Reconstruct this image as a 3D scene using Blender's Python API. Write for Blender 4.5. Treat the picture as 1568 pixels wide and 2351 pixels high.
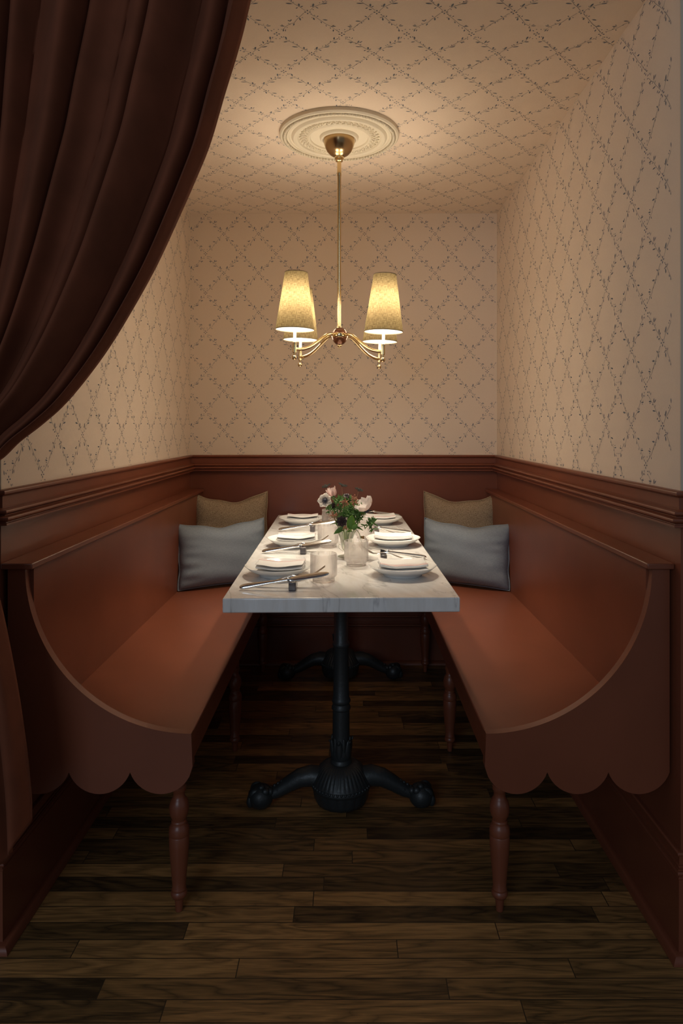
import bpy, math, random
from math import pi, sin, cos, radians, sqrt
from mathutils import Vector, Matrix
random.seed(7)
S = bpy.context.scene
for o in list(bpy.data.objects): bpy.data.objects.remove(o)
COL = S.collection

# ---------------------------------------------------------------- camera
cd = bpy.data.cameras.new('camera'); cam = bpy.data.objects.new('camera', cd); COL.objects.link(cam)
cd.sensor_fit = 'VERTICAL'; cd.sensor_height = 36; cd.sensor_width = 24; cd.lens = 24
cam.location = (0, 0, 1.2); cam.rotation_euler = (radians(90), 0, 0)
cd.shift_x = (784-800)/2351; cd.shift_y = (978-1175.5)/2351
cd.clip_start = .05
S.camera = cam
# ---------------------------------------------------------------- light and exposure
S.view_settings.view_transform = 'Standard'; S.view_settings.look = 'None'
S.view_settings.gamma = 1; S.view_settings.use_curve_mapping = False
S.view_settings.exposure = 0.0
BULB = 180.0
WORLD = 0.14
SHADE_FILL = 3.1   # added fill wider than each shade, lifts the walls, per lamp
SPOT = 11.5   # added spot through the mouth of each shade, for the table
MOUTH_FILL = 0.7   # added fill at the mouth of each shade, per lamp, in watts
w = bpy.data.worlds.new('world'); S.world = w; w.use_nodes = True
w.node_tree.nodes['Background'].inputs[0].default_value = (.80, .89, 1.0, 1)
w.node_tree.nodes['Background'].inputs[1].default_value = WORLD
# daylight from the windows of the room in front of the nook
ld = bpy.data.lights.new('window_daylight', 'AREA'); ld.shape = 'RECTANGLE'; ld.size = 1.6; ld.size_y = 1.2
ld.energy = 28.0; ld.color = (.72, .84, 1.0)
lo = bpy.data.objects.new('window_daylight', ld); COL.objects.link(lo)
lo.location = (-1.3, -2.6, 2.1)
lo.rotation_euler = (Vector((.45, 2.3, 1.45)) - Vector(lo.location)).to_track_quat('-Z', 'Y').to_euler()

# ---------------------------------------------------------------- measures of the nook
XL, XR, YF, YB, ZC = -.80, .750, 1.545, 3.448, 2.274
YFL = 1.575
RAIL = 1.052
TZ = .759

# ---------------------------------------------------------------- materials
def mat(name):
    m = bpy.data.materials.new(name); m.use_nodes = True
    nt = m.node_tree; b = nt.nodes['Principled BSDF']
    return m, nt, b
def simple(name, col, rough=.5, metal=0, spec=.5, bump=0, bscale=200, var=0, vscale=20, coat=0, sheen=0):
    m, nt, b = mat(name)
    b.inputs['Base Color'].default_value = (*col, 1)
    b.inputs['Roughness'].default_value = rough
    b.inputs['Metallic'].default_value = metal
    b.inputs['Specular IOR Level'].default_value = spec
    if coat: b.inputs['Coat Weight'].default_value = coat
    if sheen: b.inputs['Sheen Weight'].default_value = sheen
    tc = nt.nodes.new('ShaderNodeTexCoord')
    if var:
        n = nt.nodes.new('ShaderNodeTexNoise'); n.inputs['Scale'].default_value = vscale; n.inputs['Detail'].default_value = 4
        nt.links.new(tc.outputs['Object'], n.inputs['Vector'])
        mx = nt.nodes.new('ShaderNodeMix'); mx.data_type = 'RGBA'
        mx.inputs[6].default_value = (*[c*(1-var) for c in col], 1); mx.inputs[7].default_value = (*[min(1, c*(1+var)) for c in col], 1)
        nt.links.new(n.outputs['Fac'], mx.inputs[0]); nt.links.new(mx.outputs[2], b.inputs['Base Color'])
    if bump:
        n = nt.nodes.new('ShaderNodeTexNoise'); n.inputs['Scale'].default_value = bscale; n.inputs['Detail'].default_value = 3
        nt.links.new(tc.outputs['Object'], n.inputs['Vector'])
        bp = nt.nodes.new('ShaderNodeBump'); bp.inputs['Strength'].default_value = bump; bp.inputs['Distance'].default_value = .002
        nt.links.new(n.outputs['Fac'], bp.inputs['Height']); nt.links.new(bp.outputs[0], b.inputs['Normal'])
    return m
def mth(nt, op, a, b=None, c=None):
    n = nt.nodes.new('ShaderNodeMath'); n.operation = op
    for i, v in enumerate((a, b, c)):
        if v is None: continue
        if isinstance(v, (int, float)): n.inputs[i].default_value = v
        else: nt.links.new(v, n.inputs[i])
    return n.outputs[0]
def ramp(nt, fac, stops):
    r = nt.nodes.new('ShaderNodeValToRGB'); e = r.color_ramp.elements
    e[0].position, e[0].color = stops[0][0], (*stops[0][1], 1)
    e[1].position, e[1].color = stops[-1][0], (*stops[-1][1], 1)
    for p, c in stops[1:-1]:
        x = e.new(p); x.color = (*c, 1)
    nt.links.new(fac, r.inputs[0]); return r.outputs[0]
def noise(nt, vec, scale, detail=3, rough=.5, dist=0):
    n = nt.nodes.new('ShaderNodeTexNoise'); n.inputs['Scale'].default_value = scale; n.inputs['Detail'].default_value = detail
    n.inputs['Roughness'].default_value = rough; n.inputs['Distortion'].default_value = dist
    nt.links.new(vec, n.inputs['Vector']); return n.outputs['Fac']
def comb(nt, x, y, z):
    n = nt.nodes.new('ShaderNodeCombineXYZ')
    for i, v in enumerate((x, y, z)):
        if isinstance(v, (int, float)): n.inputs[i].default_value = v
        else: nt.links.new(v, n.inputs[i])
    return n.outputs[0]
def sep(nt, v):
    n = nt.nodes.new('ShaderNodeSeparateXYZ'); nt.links.new(v, n.inputs[0]); return n.outputs
def bumpn(nt, b, h, strength=.3, dist=.001):
    bp = nt.nodes.new('ShaderNodeBump'); bp.inputs['Strength'].default_value = strength; bp.inputs['Distance'].default_value = dist
    nt.links.new(h, bp.inputs['Height']); nt.links.new(bp.outputs[0], b.inputs['Normal'])

M = {}
def wallpaper(name, axes):
    m, nt, b = mat(name); tc = nt.nodes.new('ShaderNodeTexCoord'); o = sep(nt, tc.outputs['Object'])
    u, v = o[axes[0]], o[axes[1]]
    n1 = noise(nt, comb(nt, mth(nt, 'MULTIPLY', u, 1500), mth(nt, 'MULTIPLY', v, 120), 0), 1, 2)
    n2 = noise(nt, comb(nt, mth(nt, 'MULTIPLY', u, 120), mth(nt, 'MULTIPLY', v, 1500), 3), 1, 2)
    f = mth(nt, 'MULTIPLY', mth(nt, 'ADD', n1, n2), .5)
    c = ramp(nt, f, [(.25, (.74, .60, .475)), (.75, (.82, .675, .54))])
    nt.links.new(c, b.inputs['Base Color']); b.inputs['Roughness'].default_value = .75; b.inputs['Specular IOR Level'].default_value = .25
    bumpn(nt, b, f, .15, .0006)
    return m
M['paper_back'] = wallpaper('peach_wallpaper_back', (0, 2))
M['paper_side'] = wallpaper('peach_wallpaper_side', (1, 2))
M['paper_ceiling'] = wallpaper('peach_wallpaper_ceiling', (0, 1))
M['ink'] = simple('blue_grey_ink', (.17, .18, .205), .7, spec=.2)
def paint(name, col, rough):
    m, nt, b = mat(name); tc = nt.nodes.new('ShaderNodeTexCoord')
    n = noise(nt, tc.outputs['Object'], 6, 4)
    c = ramp(nt, n, [(.3, tuple(x*.93 for x in col)), (.7, tuple(x*1.07 for x in col))])
    nt.links.new(c, b.inputs['Base Color']); b.inputs['Roughness'].default_value = rough
    bumpn(nt, b, noise(nt, tc.outputs['Object'], 220, 3), .08, .0008)
    return m
M['paint'] = paint('terracotta_paint', (.195, .056, .027), .36)
M['beige'] = simple('beige_wall_paint', (.62, .52, .40), .6)
# marble
m, nt, b = mat('white_marble'); tc = nt.nodes.new('ShaderNodeTexCoord'); v = tc.outputs['Object']
o = sep(nt, v)
sk = comb(nt, mth(nt, 'ADD', mth(nt, 'MULTIPLY', o[0], 5.0), mth(nt, 'MULTIPLY', o[1], 1.6)), mth(nt, 'ADD', mth(nt, 'MULTIPLY', o[1], 1.5), mth(nt, 'MULTIPLY', o[0], -.5)), mth(nt, 'MULTIPLY', o[2], .8))
wv = nt.nodes.new('ShaderNodeTexNoise'); wv.inputs['Scale'].default_value = 1.5; wv.inputs['Detail'].default_value = 6; wv.inputs['Roughness'].default_value = .55; wv.inputs['Distortion'].default_value = .5
nt.links.new(sk, wv.inputs['Vector'])
vein = mth(nt, 'ABSOLUTE', mth(nt, 'SUBTRACT', wv.outputs['Fac'], .5))
c1 = ramp(nt, vein, [(0, (.62, .605, .595)), (.006, (.75, .735, .72)), (.016, (.87, .855, .835)), (.2, (.91, .895, .87))])
n2 = noise(nt, sk, 5, 6, .7, .6)
c2 = ramp(nt, n2, [(.30, (.78, .74, .69)), (.62, (1, 1, 1))])
mx = nt.nodes.new('ShaderNodeMix'); mx.data_type = 'RGBA'; mx.blend_type = 'MULTIPLY'; mx.inputs[0].default_value = .6
nt.links.new(c1, mx.inputs[6]); nt.links.new(c2, mx.inputs[7]); nt.links.new(mx.outputs[2], b.inputs['Base Color'])
b.inputs['Roughness'].default_value = .07; b.inputs['Specular IOR Level'].default_value = .75
M['marble'] = m
# oak floor, boards run along x
m, nt, b = mat('dark_stained_oak_boards'); tc = nt.nodes.new('ShaderNodeTexCoord'); o = sep(nt, tc.outputs['Object'])
PW = .0555
yr = mth(nt, 'DIVIDE', mth(nt, 'ADD', o[1], .015), PW); row = mth(nt, 'FLOOR', yr)
wn = nt.nodes.new('ShaderNodeTexWhiteNoise'); wn.noise_dimensions = '1D'; nt.links.new(row, wn.inputs['W'])
xo = mth(nt, 'DIVIDE', mth(nt, 'ADD', o[0], mth(nt, 'MULTIPLY', wn.outputs['Value'], 7)), .74); coln = mth(nt, 'FLOOR', xo)
wn2 = nt.nodes.new('ShaderNodeTexWhiteNoise'); wn2.noise_dimensions = '2D'; nt.links.new(comb(nt, row, coln, 0), wn2.inputs['Vector'])
idv = wn2.outputs['Value']
off = mth(nt, 'MULTIPLY', idv, 37)
gv = comb(nt, mth(nt, 'ADD', mth(nt, 'MULTIPLY', o[0], 2.2), off), mth(nt, 'ADD', mth(nt, 'MULTIPLY', o[1], 16), off), off)
big = noise(nt, gv, 1.0, 3, .5, .35)
rings = mth(nt, 'FRACT', mth(nt, 'MULTIPLY', big, 8.5))
rings = mth(nt, 'ABSOLUTE', mth(nt, 'SUBTRACT', rings, .5))
fine = noise(nt, comb(nt, mth(nt, 'ADD', mth(nt, 'MULTIPLY', o[0], 14), off), mth(nt, 'MULTIPLY', o[1], 420), off), 1, 3, .6)
rings = mth(nt, 'POWER', mth(nt, 'MULTIPLY', rings, 2), .55)
g = mth(nt, 'ADD', mth(nt, 'MULTIPLY', rings, .34), mth(nt, 'MULTIPLY', fine, .62))
g = mth(nt, 'ADD', g, mth(nt, 'MULTIPLY', mth(nt, 'SUBTRACT', noise(nt, gv, .6, 2), .5), .5))
g = mth(nt, 'ADD', g, mth(nt, 'MULTIPLY', mth(nt, 'SUBTRACT', idv, .5), .5))
c = ramp(nt, g, [(.20, (.055, .032, .015)), (.45, (.145, .080, .030)), (.75, (.34, .175, .060)), (1.0, (.58, .30, .10))])
fy = mth(nt, 'FRACT', yr); fx = mth(nt, 'FRACT', xo)
gap = mth(nt, 'MULTIPLY', mth(nt, 'GREATER_THAN', mth(nt, 'PINGPONG', yr, .5), .022), mth(nt, 'GREATER_THAN', mth(nt, 'PINGPONG', xo, .5), .0016))
mx = nt.nodes.new('ShaderNodeMix'); mx.data_type = 'RGBA'
nt.links.new(gap, mx.inputs[0]); mx.inputs[6].default_value = (.06, .038, .02, 1); nt.links.new(c, mx.inputs[7])
nt.links.new(mx.outputs[2], b.inputs['Base Color'])
b.inputs['Roughness'].default_value = .38
bumpn(nt, b, mth(nt, 'ADD', mth(nt, 'MULTIPLY', fine, .3), gap), .25, .001)
M['floor'] = m
M['plaster'] = simple('cream_plaster', (.74, .66, .52), .55, bump=.05, bscale=90)
M['brass'] = simple('polished_brass', (.80, .62, .34), .16, 1)
M['brass_dark'] = simple('antique_brass', (.52, .36, .19), .24, 1)
M['ivory'] = simple('ivory_candle_tube', (.80, .75, .62), .45)
M['iron'] = simple('black_cast_iron', (.034, .040, .042), .42, .3, bump=.35, bscale=120)
M['wood_ball'] = simple('reddish_brown_ball', (.22, .085, .04), .16, .6, coat=.5)
m, nt, b = mat('lit_bulb'); b.inputs['Base Color'].default_value = (1, .95, .85, 1)
b.inputs['Emission Color'].default_value = (1, .85, .64, 1); b.inputs['Emission Strength'].default_value = BULB
M['bulb'] = m
# linen shade: one sheet of cloth that scatters and passes light, white lining inside
m = bpy.data.materials.new('tan_linen_shade'); m.use_nodes = True; nt = m.node_tree; nt.nodes.clear()
out = nt.nodes.new('ShaderNodeOutputMaterial'); tc = nt.nodes.new('ShaderNodeTexCoord'); o = sep(nt, tc.outputs['UV'])
a = noise(nt, comb(nt, mth(nt, 'MULTIPLY', o[0], 330), mth(nt, 'MULTIPLY', o[1], 14), 0), 1, 2)
c_ = noise(nt, comb(nt, mth(nt, 'MULTIPLY', o[0], 22), mth(nt, 'MULTIPLY', o[1], 190), 5), 1, 2)
f = mth(nt, 'MULTIPLY', mth(nt, 'ADD', a, c_), .5)
ct = ramp(nt, f, [(.36, (.028, .018, .007)), (.5, (.078, .058, .027)), (.62, (.140, .108, .058))])
tr = nt.nodes.new('ShaderNodeBsdfTranslucent'); nt.links.new(ct, tr.inputs[0])
cdf = ramp(nt, f, [(.36, (.075, .045, .026)), (.62, (.20, .135, .08))])
geo = nt.nodes.new('ShaderNodeNewGeometry')
mxl = nt.nodes.new('ShaderNodeMix'); mxl.data_type = 'RGBA'; nt.links.new(geo.outputs['Backfacing'], mxl.inputs[0])
nt.links.new(cdf, mxl.inputs[6]); mxl.inputs[7].default_value = (.55, .54, .51, 1)
df = nt.nodes.new('ShaderNodeBsdfDiffuse'); nt.links.new(mxl.outputs[2], df.inputs[0])
ms = nt.nodes.new('ShaderNodeMixShader'); ms.inputs[0].default_value = .42
nt.links.new(df.outputs[0], ms.inputs[1]); nt.links.new(tr.outputs[0], ms.inputs[2]); nt.links.new(ms.outputs[0], out.inputs[0])
M['shade'] = m
M['shade_trim'] = simple('brown_shade_edging', (.16, .11, .07), .8)
# curtain
m, nt, b = mat('dark_oxblood_velvet'); tc = nt.nodes.new('ShaderNodeTexCoord')
c = ramp(nt, noise(nt, tc.outputs['Object'], 9, 4), [(.3, (.125, .040, .020)), (.7, (.175, .054, .027))])
nt.links.new(c, b.inputs['Base Color']); b.inputs['Roughness'].default_value = .9; b.inputs['Specular IOR Level'].default_value = .15
b.inputs['Sheen Weight'].default_value = .25; b.inputs['Sheen Roughness'].default_value = .4; b.inputs['Sheen Tint'].default_value = (.6, .25, .15, 1)
bumpn(nt, b, noise(nt, tc.outputs['Object'], 700, 2), .15, .0005)
M['velvet'] = m
def cloth(name, c0, c1, sc, rough=.9, speck=None):
    m, nt, b = mat(name); tc = nt.nodes.new('ShaderNodeTexCoord'); o = sep(nt, tc.outputs['UV'])
    a = noise(nt, comb(nt, mth(nt, 'MULTIPLY', o[0], sc), mth(nt, 'MULTIPLY', o[1], sc*.12), 0), 1, 2)
    d = noise(nt, comb(nt, mth(nt, 'MULTIPLY', o[0], sc*.12), mth(nt, 'MULTIPLY', o[1], sc), 4), 1, 2)
    f = mth(nt, 'MULTIPLY', mth(nt, 'ADD', a, d), .5)
    c = ramp(nt, f, [(.35, c0), (.65, c1)])
    if speck:
        s = ramp(nt, noise(nt, comb(nt, mth(nt, 'MULTIPLY', o[0], sc*.6), mth(nt, 'MULTIPLY', o[1], sc*.6), 9), 1, 2), [(.34, speck), (.46, (1, 1, 1))])
        mx = nt.nodes.new('ShaderNodeMix'); mx.data_type = 'RGBA'; mx.blend_type = 'MULTIPLY'; mx.inputs[0].default_value = 1
        nt.links.new(c, mx.inputs[6]); nt.links.new(s, mx.inputs[7]); c = mx.outputs[2]
    nt.links.new(c, b.inputs['Base Color']); b.inputs['Roughness'].default_value = rough; b.inputs['Specular IOR Level'].default_value = .2
    bumpn(nt, b, f, .35, .0008)
    return m
M['blue_linen'] = cloth('blue_grey_linen', (.205, .235, .27), (.30, .335, .375), 260)
M['tan_boucle'] = cloth('speckled_tan_boucle', (.27, .19, .12), (.46, .35, .235), 170, speck=(.32, .25, .2))
m, nt, b = mat('striped_white_napkin'); tc = nt.nodes.new('ShaderNodeTexCoord'); o = sep(nt, tc.outputs['UV'])
n = noise(nt, comb(nt, mth(nt, 'MULTIPLY', o[0], 300), mth(nt, 'MULTIPLY', o[1], 300), 0), 1, 2)
base = ramp(nt, n, [(.3, (.76, .74, .71)), (.7, (.84, .82, .80))])
st = None
for c0 in (.772, .806):
    q = mth(nt, 'LESS_THAN', mth(nt, 'ABSOLUTE', mth(nt, 'SUBTRACT', o[1], c0)), .0048)
    st = q if st is None else mth(nt, 'MAXIMUM', st, q)
mx = nt.nodes.new('ShaderNodeMix'); mx.data_type = 'RGBA'; nt.links.new(st, mx.inputs[0]); nt.links.new(base, mx.inputs[6]); mx.inputs[7].default_value = (.50, .14, .12, 1)
nt.links.new(mx.outputs[2], b.inputs['Base Color']); b.inputs['Roughness'].default_value = .85; bumpn(nt, b, n, .2, .0004)
M['napkin'] = m
M['porcelain'] = simple('white_porcelain', (.84, .83, .80), .14, spec=.55)
M['steel'] = simple('polished_steel', (.78, .77, .75), .13, 1)
M['horn'] = simple('dark_grey_horn', (.085, .07, .07), .22, var=.5, vscale=120, spec=.6)
def glass(name, tint, mixf, ribs=0):
    m = bpy.data.materials.new(name); m.use_nodes = True; nt = m.node_tree; nt.nodes.clear()
    out = nt.nodes.new('ShaderNodeOutputMaterial')
    g = nt.nodes.new('ShaderNodeBsdfGlass'); g.inputs['IOR'].default_value = 1.45; g.inputs['Roughness'].default_value = .0; g.inputs['Color'].default_value = (*tint, 1)
    t = nt.nodes.new('ShaderNodeBsdfTransparent'); t.inputs[0].default_value = (*tint, 1)
    ms = nt.nodes.new('ShaderNodeMixShader'); ms.inputs[0].default_value = mixf
    nt.links.new(t.outputs[0], ms.inputs[1]); nt.links.new(g.outputs[0], ms.inputs[2]); nt.links.new(ms.outputs[0], out.inputs[0])
    return m
M['glass'] = glass('clear_ribbed_glass', (.965, .955, .95), .50)
M['vase_glass'] = glass('clear_fluted_glass', (.95, .96, .93), .6)
def petalmat(name, c0, c1, tl=.35):
    m, nt, b = mat(name); tc = nt.nodes.new('ShaderNodeTexCoord'); o = sep(nt, tc.outputs['UV'])
    n = noise(nt, comb(nt, mth(nt, 'MULTIPLY', o[0], 22), mth(nt, 'MULTIPLY', o[1], 2), 0), 1, 3)
    c = ramp(nt, mth(nt, 'ADD', mth(nt, 'MULTIPLY', o[1], .6), mth(nt, 'MULTIPLY', n, .4)), [(.2, c0), (.8, c1)])
    nt.links.new(c, b.inputs['Base Color']); b.inputs['Roughness'].default_value = .55
    b.inputs['Subsurface Weight'].default_value = 0
    out = [x for x in nt.nodes if x.type == 'OUTPUT_MATERIAL'][0]
    tr = nt.nodes.new('ShaderNodeBsdfTranslucent'); nt.links.new(c, tr.inputs[0])
    ms = nt.nodes.new('ShaderNodeMixShader'); ms.inputs[0].default_value = tl
    nt.links.new(b.outputs[0], ms.inputs[1]); nt.links.new(tr.outputs[0], ms.inputs[2]); nt.links.new(ms.outputs[0], out.inputs[0])
    return m
M['petal_white'] = petalmat('cream_white_petal', (.80, .72, .62), (.86, .80, .72))
M['petal_pink'] = petalmat('pale_pink_petal', (.66, .42, .38), (.80, .62, .56))
M['petal_blush'] = petalmat('blush_white_petal', (.74, .60, .56), (.84, .76, .71))
M['petal_dark'] = petalmat('near_black_maroon_petal', (.022, .008, .009), (.040, .014, .014), .1)
M['flower_eye'] = simple('navy_black_flower_eye', (.02, .022, .045), .6)
M['umbel'] = simple('dark_green_black_umbel', (.018, .020, .012), .7)
M['bronze_bud'] = simple('rusty_buds', (.34, .13, .07), .6, var=.4, vscale=90)
M['amber_bud'] = simple('amber_dried_buds', (.36, .20, .06), .6, var=.3, vscale=90)
M['leaf'] = petalmat('mid_green_leaf', (.055, .13, .025), (.10, .22, .04), .2)
M['leaf_bright'] = petalmat('bright_green_leaf', (.10, .22, .03), (.16, .32, .045), .3)
M['stem'] = simple('green_stem', (.14, .22, .06), .5)
M['stem_pale'] = simple('pale_green_stem', (.42, .52, .18), .5)

# ---------------------------------------------------------------- mesh helpers
class MB:
    def __init__(s): s.v = []; s.f = []; s.mi = []; s.uv = {}
    def add(s, vs, fs, mi=0, uvs=None):
        b = len(s.v); s.v += [tuple(p) for p in vs]
        for f in fs:
            s.f.append(tuple(b+i for i in f)); s.mi.append(mi)
        if uvs:
            for i, u in enumerate(uvs): s.uv[b+i] = u
        return s
    def box(s, x0, x1, y0, y1, z0, z1, mi=0, R=None):
        vs = [Vector((x, y, z)) for x in (x0, x1) for y in (y0, y1) for z in (z0, z1)]
        if R is not None: vs = [R @ p for p in vs]
        return s.add(vs, [(0, 1, 3, 2), (4, 6, 7, 5), (0, 4, 5, 1), (2, 3, 7, 6), (0, 2, 6, 4), (1, 5, 7, 3)], mi)
    def lathe(s, prof, n=48, c=(0, 0, 0), mi=0, rmod=None, R=None, close=False, uv=False):
        vs = []; fs = []; uvs = []
        m = len(prof)
        for k, (r, z) in enumerate(prof):
            for i in range(n):
                a = 2*pi*i/n; rr = r*(rmod(a, k) if rmod else 1)
                p = Vector((rr*cos(a), rr*sin(a), z))
                if R is not None: p = R @ p
                vs.append(p + Vector(c)); uvs.append((i/n if i <= n/2 else 1-i/n, k/max(1, m-1)))
        kk = m if close else m-1
        for k in range(kk):
            k2 = (k+1) % m
            for i in range(n):
                j = (i+1) % n; fs.append((k*n+i, k*n+j, k2*n+j, k2*n+i))
        return s.add(vs, fs, mi, uvs if uv else None)
    def tube(s, pts, rad, n=10, mi=0, cap=True, flat=None):
        pts = [Vector(p) for p in pts]; m = len(pts)
        if not hasattr(rad, '__len__'): rad = [rad]*m
        vs = []; fs = []
        T = [(pts[min(i+1, m-1)]-pts[max(i-1, 0)]).normalized() for i in range(m)]
        u = Vector((0, 0, 1)) if abs(T[0].z) < .9 else Vector((1, 0, 0))
        for i in range(m):
            u = (u - T[i]*u.dot(T[i])).normalized(); v = T[i].cross(u)
            for k in range(n):
                a = 2*pi*k/n; vs.append(pts[i] + rad[i]*(cos(a)*u*(1 if flat is None else flat) + sin(a)*v))
        for i in range(m-1):
            for k in range(n):
                l = (k+1) % n; fs.append((i*n+k, i*n+l, (i+1)*n+l, (i+1)*n+k))
        if cap: fs.append(tuple(range(n-1, -1, -1))); fs.append(tuple((m-1)*n+k for k in range(n)))
        return s.add(vs, fs, mi)
    def ball(s, c, r, n=12, m=8, mi=0, R=None):
        if not hasattr(r, '__len__'): r = (r, r, r)
        c = Vector(c); vs = []; fs = []
        for j in range(m+1):
            t = pi*j/m
            for i in range(n):
                a = 2*pi*i/n; p = Vector((r[0]*sin(t)*cos(a), r[1]*sin(t)*sin(a), -r[2]*cos(t)))
                vs.append(c + (R @ p if R is not None else p))
        for j in range(m):
            for i in range(n):
                k = (i+1) % n; fs.append((j*n+i, j*n+k, (j+1)*n+k, (j+1)*n+i))
        return s.add(vs, fs, mi)
    def grid(s, fn, nu, nv, mi=0):
        vs = [fn(i/nu, j/nv) for j in range(nv+1) for i in range(nu+1)]
        uvs = [(i/nu, j/nv) for j in range(nv+1) for i in range(nu+1)]
        fs = [(j*(nu+1)+i, j*(nu+1)+i+1, (j+1)*(nu+1)+i+1, (j+1)*(nu+1)+i) for j in range(nv) for i in range(nu)]
        return s.add(vs, fs, mi, uvs)
    def prism(s, poly, y0, y1, mi=0, axis='y'):
        n = len(poly)
        def P(a, b, y): return (a, y, b) if axis == 'y' else ((y, a, b) if axis == 'x' else (a, b, y))
        vs = [P(a, b, y0) for a, b in poly] + [P(a, b, y1) for a, b in poly]
        fs = [tuple(range(n-1, -1, -1)), tuple(range(n, 2*n))] + [(i, (i+1) % n, n+(i+1) % n, n+i) for i in range(n)]
        return s.add(vs, fs, mi)
    def build(s, name, mats, parent=None, loc=(0, 0, 0), rot=(0, 0, 0), smooth=40, merge=True):
        me = bpy.data.meshes.new(name); me.from_pydata(s.v, [], s.f)
        if not isinstance(mats, (list, tuple)): mats = [mats]
        for m_ in mats: me.materials.append(m_)
        for p, i in zip(me.polygons, s.mi): p.material_index = i
        if s.uv:
            ul = me.uv_layers.new(name='UVMap')
            for l in me.loops: ul.data[l.index].uv = s.uv.get(l.vertex_index, (0, 0))
        import bmesh
        bm = bmesh.new(); bm.from_mesh(me)
        if merge: bmesh.ops.remove_doubles(bm, verts=bm.verts, dist=1e-6)
        if merge: bmesh.ops.recalc_face_normals(bm, faces=bm.faces)
        bm.to_mesh(me); bm.free()
        if smooth:
            me.shade_smooth(); me.set_sharp_from_angle(angle=radians(smooth))
        me.update()
        o = bpy.data.objects.new(name, me); COL.objects.link(o); o.location = loc; o.rotation_euler = rot
        if parent: o.parent = parent
        return o
def bevel(o, wd=.002, seg=2):
    md = o.modifiers.new('bevel', 'BEVEL'); md.width = wd; md.segments = seg; md.limit_method = 'ANGLE'; md.angle_limit = radians(50); md.harden_normals = False
    return o
def tag(o, label, cat, group=None):
    o['label'] = label; o['category'] = cat
    if group: o['group'] = group
    return o
def thing(name, label, cat, loc=(0, 0, 0), rz=0, group=None):
    o = bpy.data.objects.new(name, None); COL.objects.link(o); o.location = loc; o.rotation_euler = (0, 0, rz)
    o.empty_display_size = .05
    return tag(o, label, cat, group)
def struct(o): o['kind'] = 'structure'; return o
def copytree(src, loc, rz, label=None):
    r = src.copy(); COL.objects.link(r); r.location = loc; r.rotation_euler = (0, 0, rz)
    if label: r['label'] = label
    for ch in list(src.children):
        c = ch.copy(); COL.objects.link(c); c.parent = r
        for g_ in list(ch.children):
            d = g_.copy(); COL.objects.link(d); d.parent = c
    return r

# ---------------------------------------------------------------- wallpaper print
NODES = {'A': (345, 770), 'C': (690, 1140), 'B': (1012, 765), 'D': (1350, 1137)}
SC = 3751.0; TW = 1334/SC; TH = 744/SC
# leaves: base x, y, tip x, y, width (measured on one repeat of the paper)
LEAVES = [
 (386,862,384,846,12),(385,832,383,818,11),(408,834,392,816,9),(447,858,457,828,9),(434,842,418,814,8),(472,915,410,912,15),(452,926,428,934,10),
 (510,936,524,885,17),(524,930,560,898,14),(506,940,480,948,9),(534,972,550,950,8),(560,1006,488,1000,13),(624,1056,622,1006,20),(630,1062,657,1043,12),
 (602,1066,578,1084,14),(642,1095,608,1099,14),
 (745,1062,762,1003,21),(737,1052,730,1034,8),(775,1060,797,1080,13),(824,1012,888,996,16),(818,990,804,974,9),(838,974,820,955,9),(857,946,850,898,15),
 (884,934,912,942,10),(900,912,903,878,12),(925,913,972,909,15),(932,868,938,812,21),(955,852,967,816,9),(995,859,995,845,12),(1035,859,1035,845,12),
 (1062,835,1050,806,12),(1074,830,1082,806,9),(1104,866,1095,812,20),(1114,905,1068,913,15),(1124,888,1134,876,8),(1165,932,1171,902,10),(1207,975,1205,948,11),
 (1214,978,1230,990,8),(1215,1010,1148,1000,19),(1274,1052,1274,1002,20),(1284,1062,1312,1043,13),(1262,1062,1240,1082,14),
 (1400,1093,1412,1101,11),(1402,1062,1416,1002,22),(1396,1052,1382,1046,10),(1430,1054,1458,1080,13),(1490,1013,1548,998,17),(1478,1000,1470,984,8),(1512,986,1500,962,9),
 (1522,984,1548,974,9),(1560,918,1558,892,9),(1576,916,1636,914,14),(1596,925,1612,938,9),(1596,872,1600,822,17),(1630,862,1632,846,8),(1655,866,1655,852,12),(1650,832,1648,818,12),(1622,906,1616,896,8),
 (375,697,376,683,12),(386,736,372,722,9),(422,692,434,668,8),(460,682,472,708,11),(446,664,418,648,8),(456,640,403,629,15),(446,622,424,604,10),
 (494,622,512,598,10),(540,545,482,541,17),(546,556,546,584,11),(556,545,570,553,8),(600,478,572,456,14),(610,486,616,524,15),(622,475,636,467,8),
 (728,433,742,437,10),(752,458,768,452,10),(750,484,757,534,19),(738,488,722,484,9),(782,478,792,450,11),(768,470,728,480,9),(820,518,882,534,18),
 (812,555,826,582,11),(846,588,850,614,11),(890,600,903,594,8),(914,627,968,624,13),(922,610,946,598,9),(907,640,903,664,10),(924,678,932,724,17),(954,698,971,718,11),(983,685,997,685,12),
 (1029,685,1043,685,12),(1062,688,1072,680,8),(1092,680,1080,722,13),(1110,680,1104,720,10),(1110,630,1060,624,14),(1092,610,1074,602,9),(1126,640,1131,658,8),
 (1172,546,1143,528,15),(1165,552,1184,512,14),(1207,578,1194,618,16),(1152,590,1144,576,8),(1166,594,1158,606,8),(1265,482,1272,532,19),(1252,474,1233,453,12),(1284,480,1302,486,10),
 (1384,418,1386,432,11),(1412,438,1420,456,8),(1400,482,1411,524,19),(1396,486,1380,482,9),(1436,474,1452,452,12),(1408,458,1398,448,8),(1488,514,1542,528,17),(1470,545,1482,578,12),
 (1520,608,1526,634,9),(1568,632,1624,630,14),(1582,622,1606,612,9),(1560,648,1570,672,9),(1595,682,1593,724,15),(1655,697,1655,683,12),(1648,734,1650,720,12),(1628,706,1634,690,8)]
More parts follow.
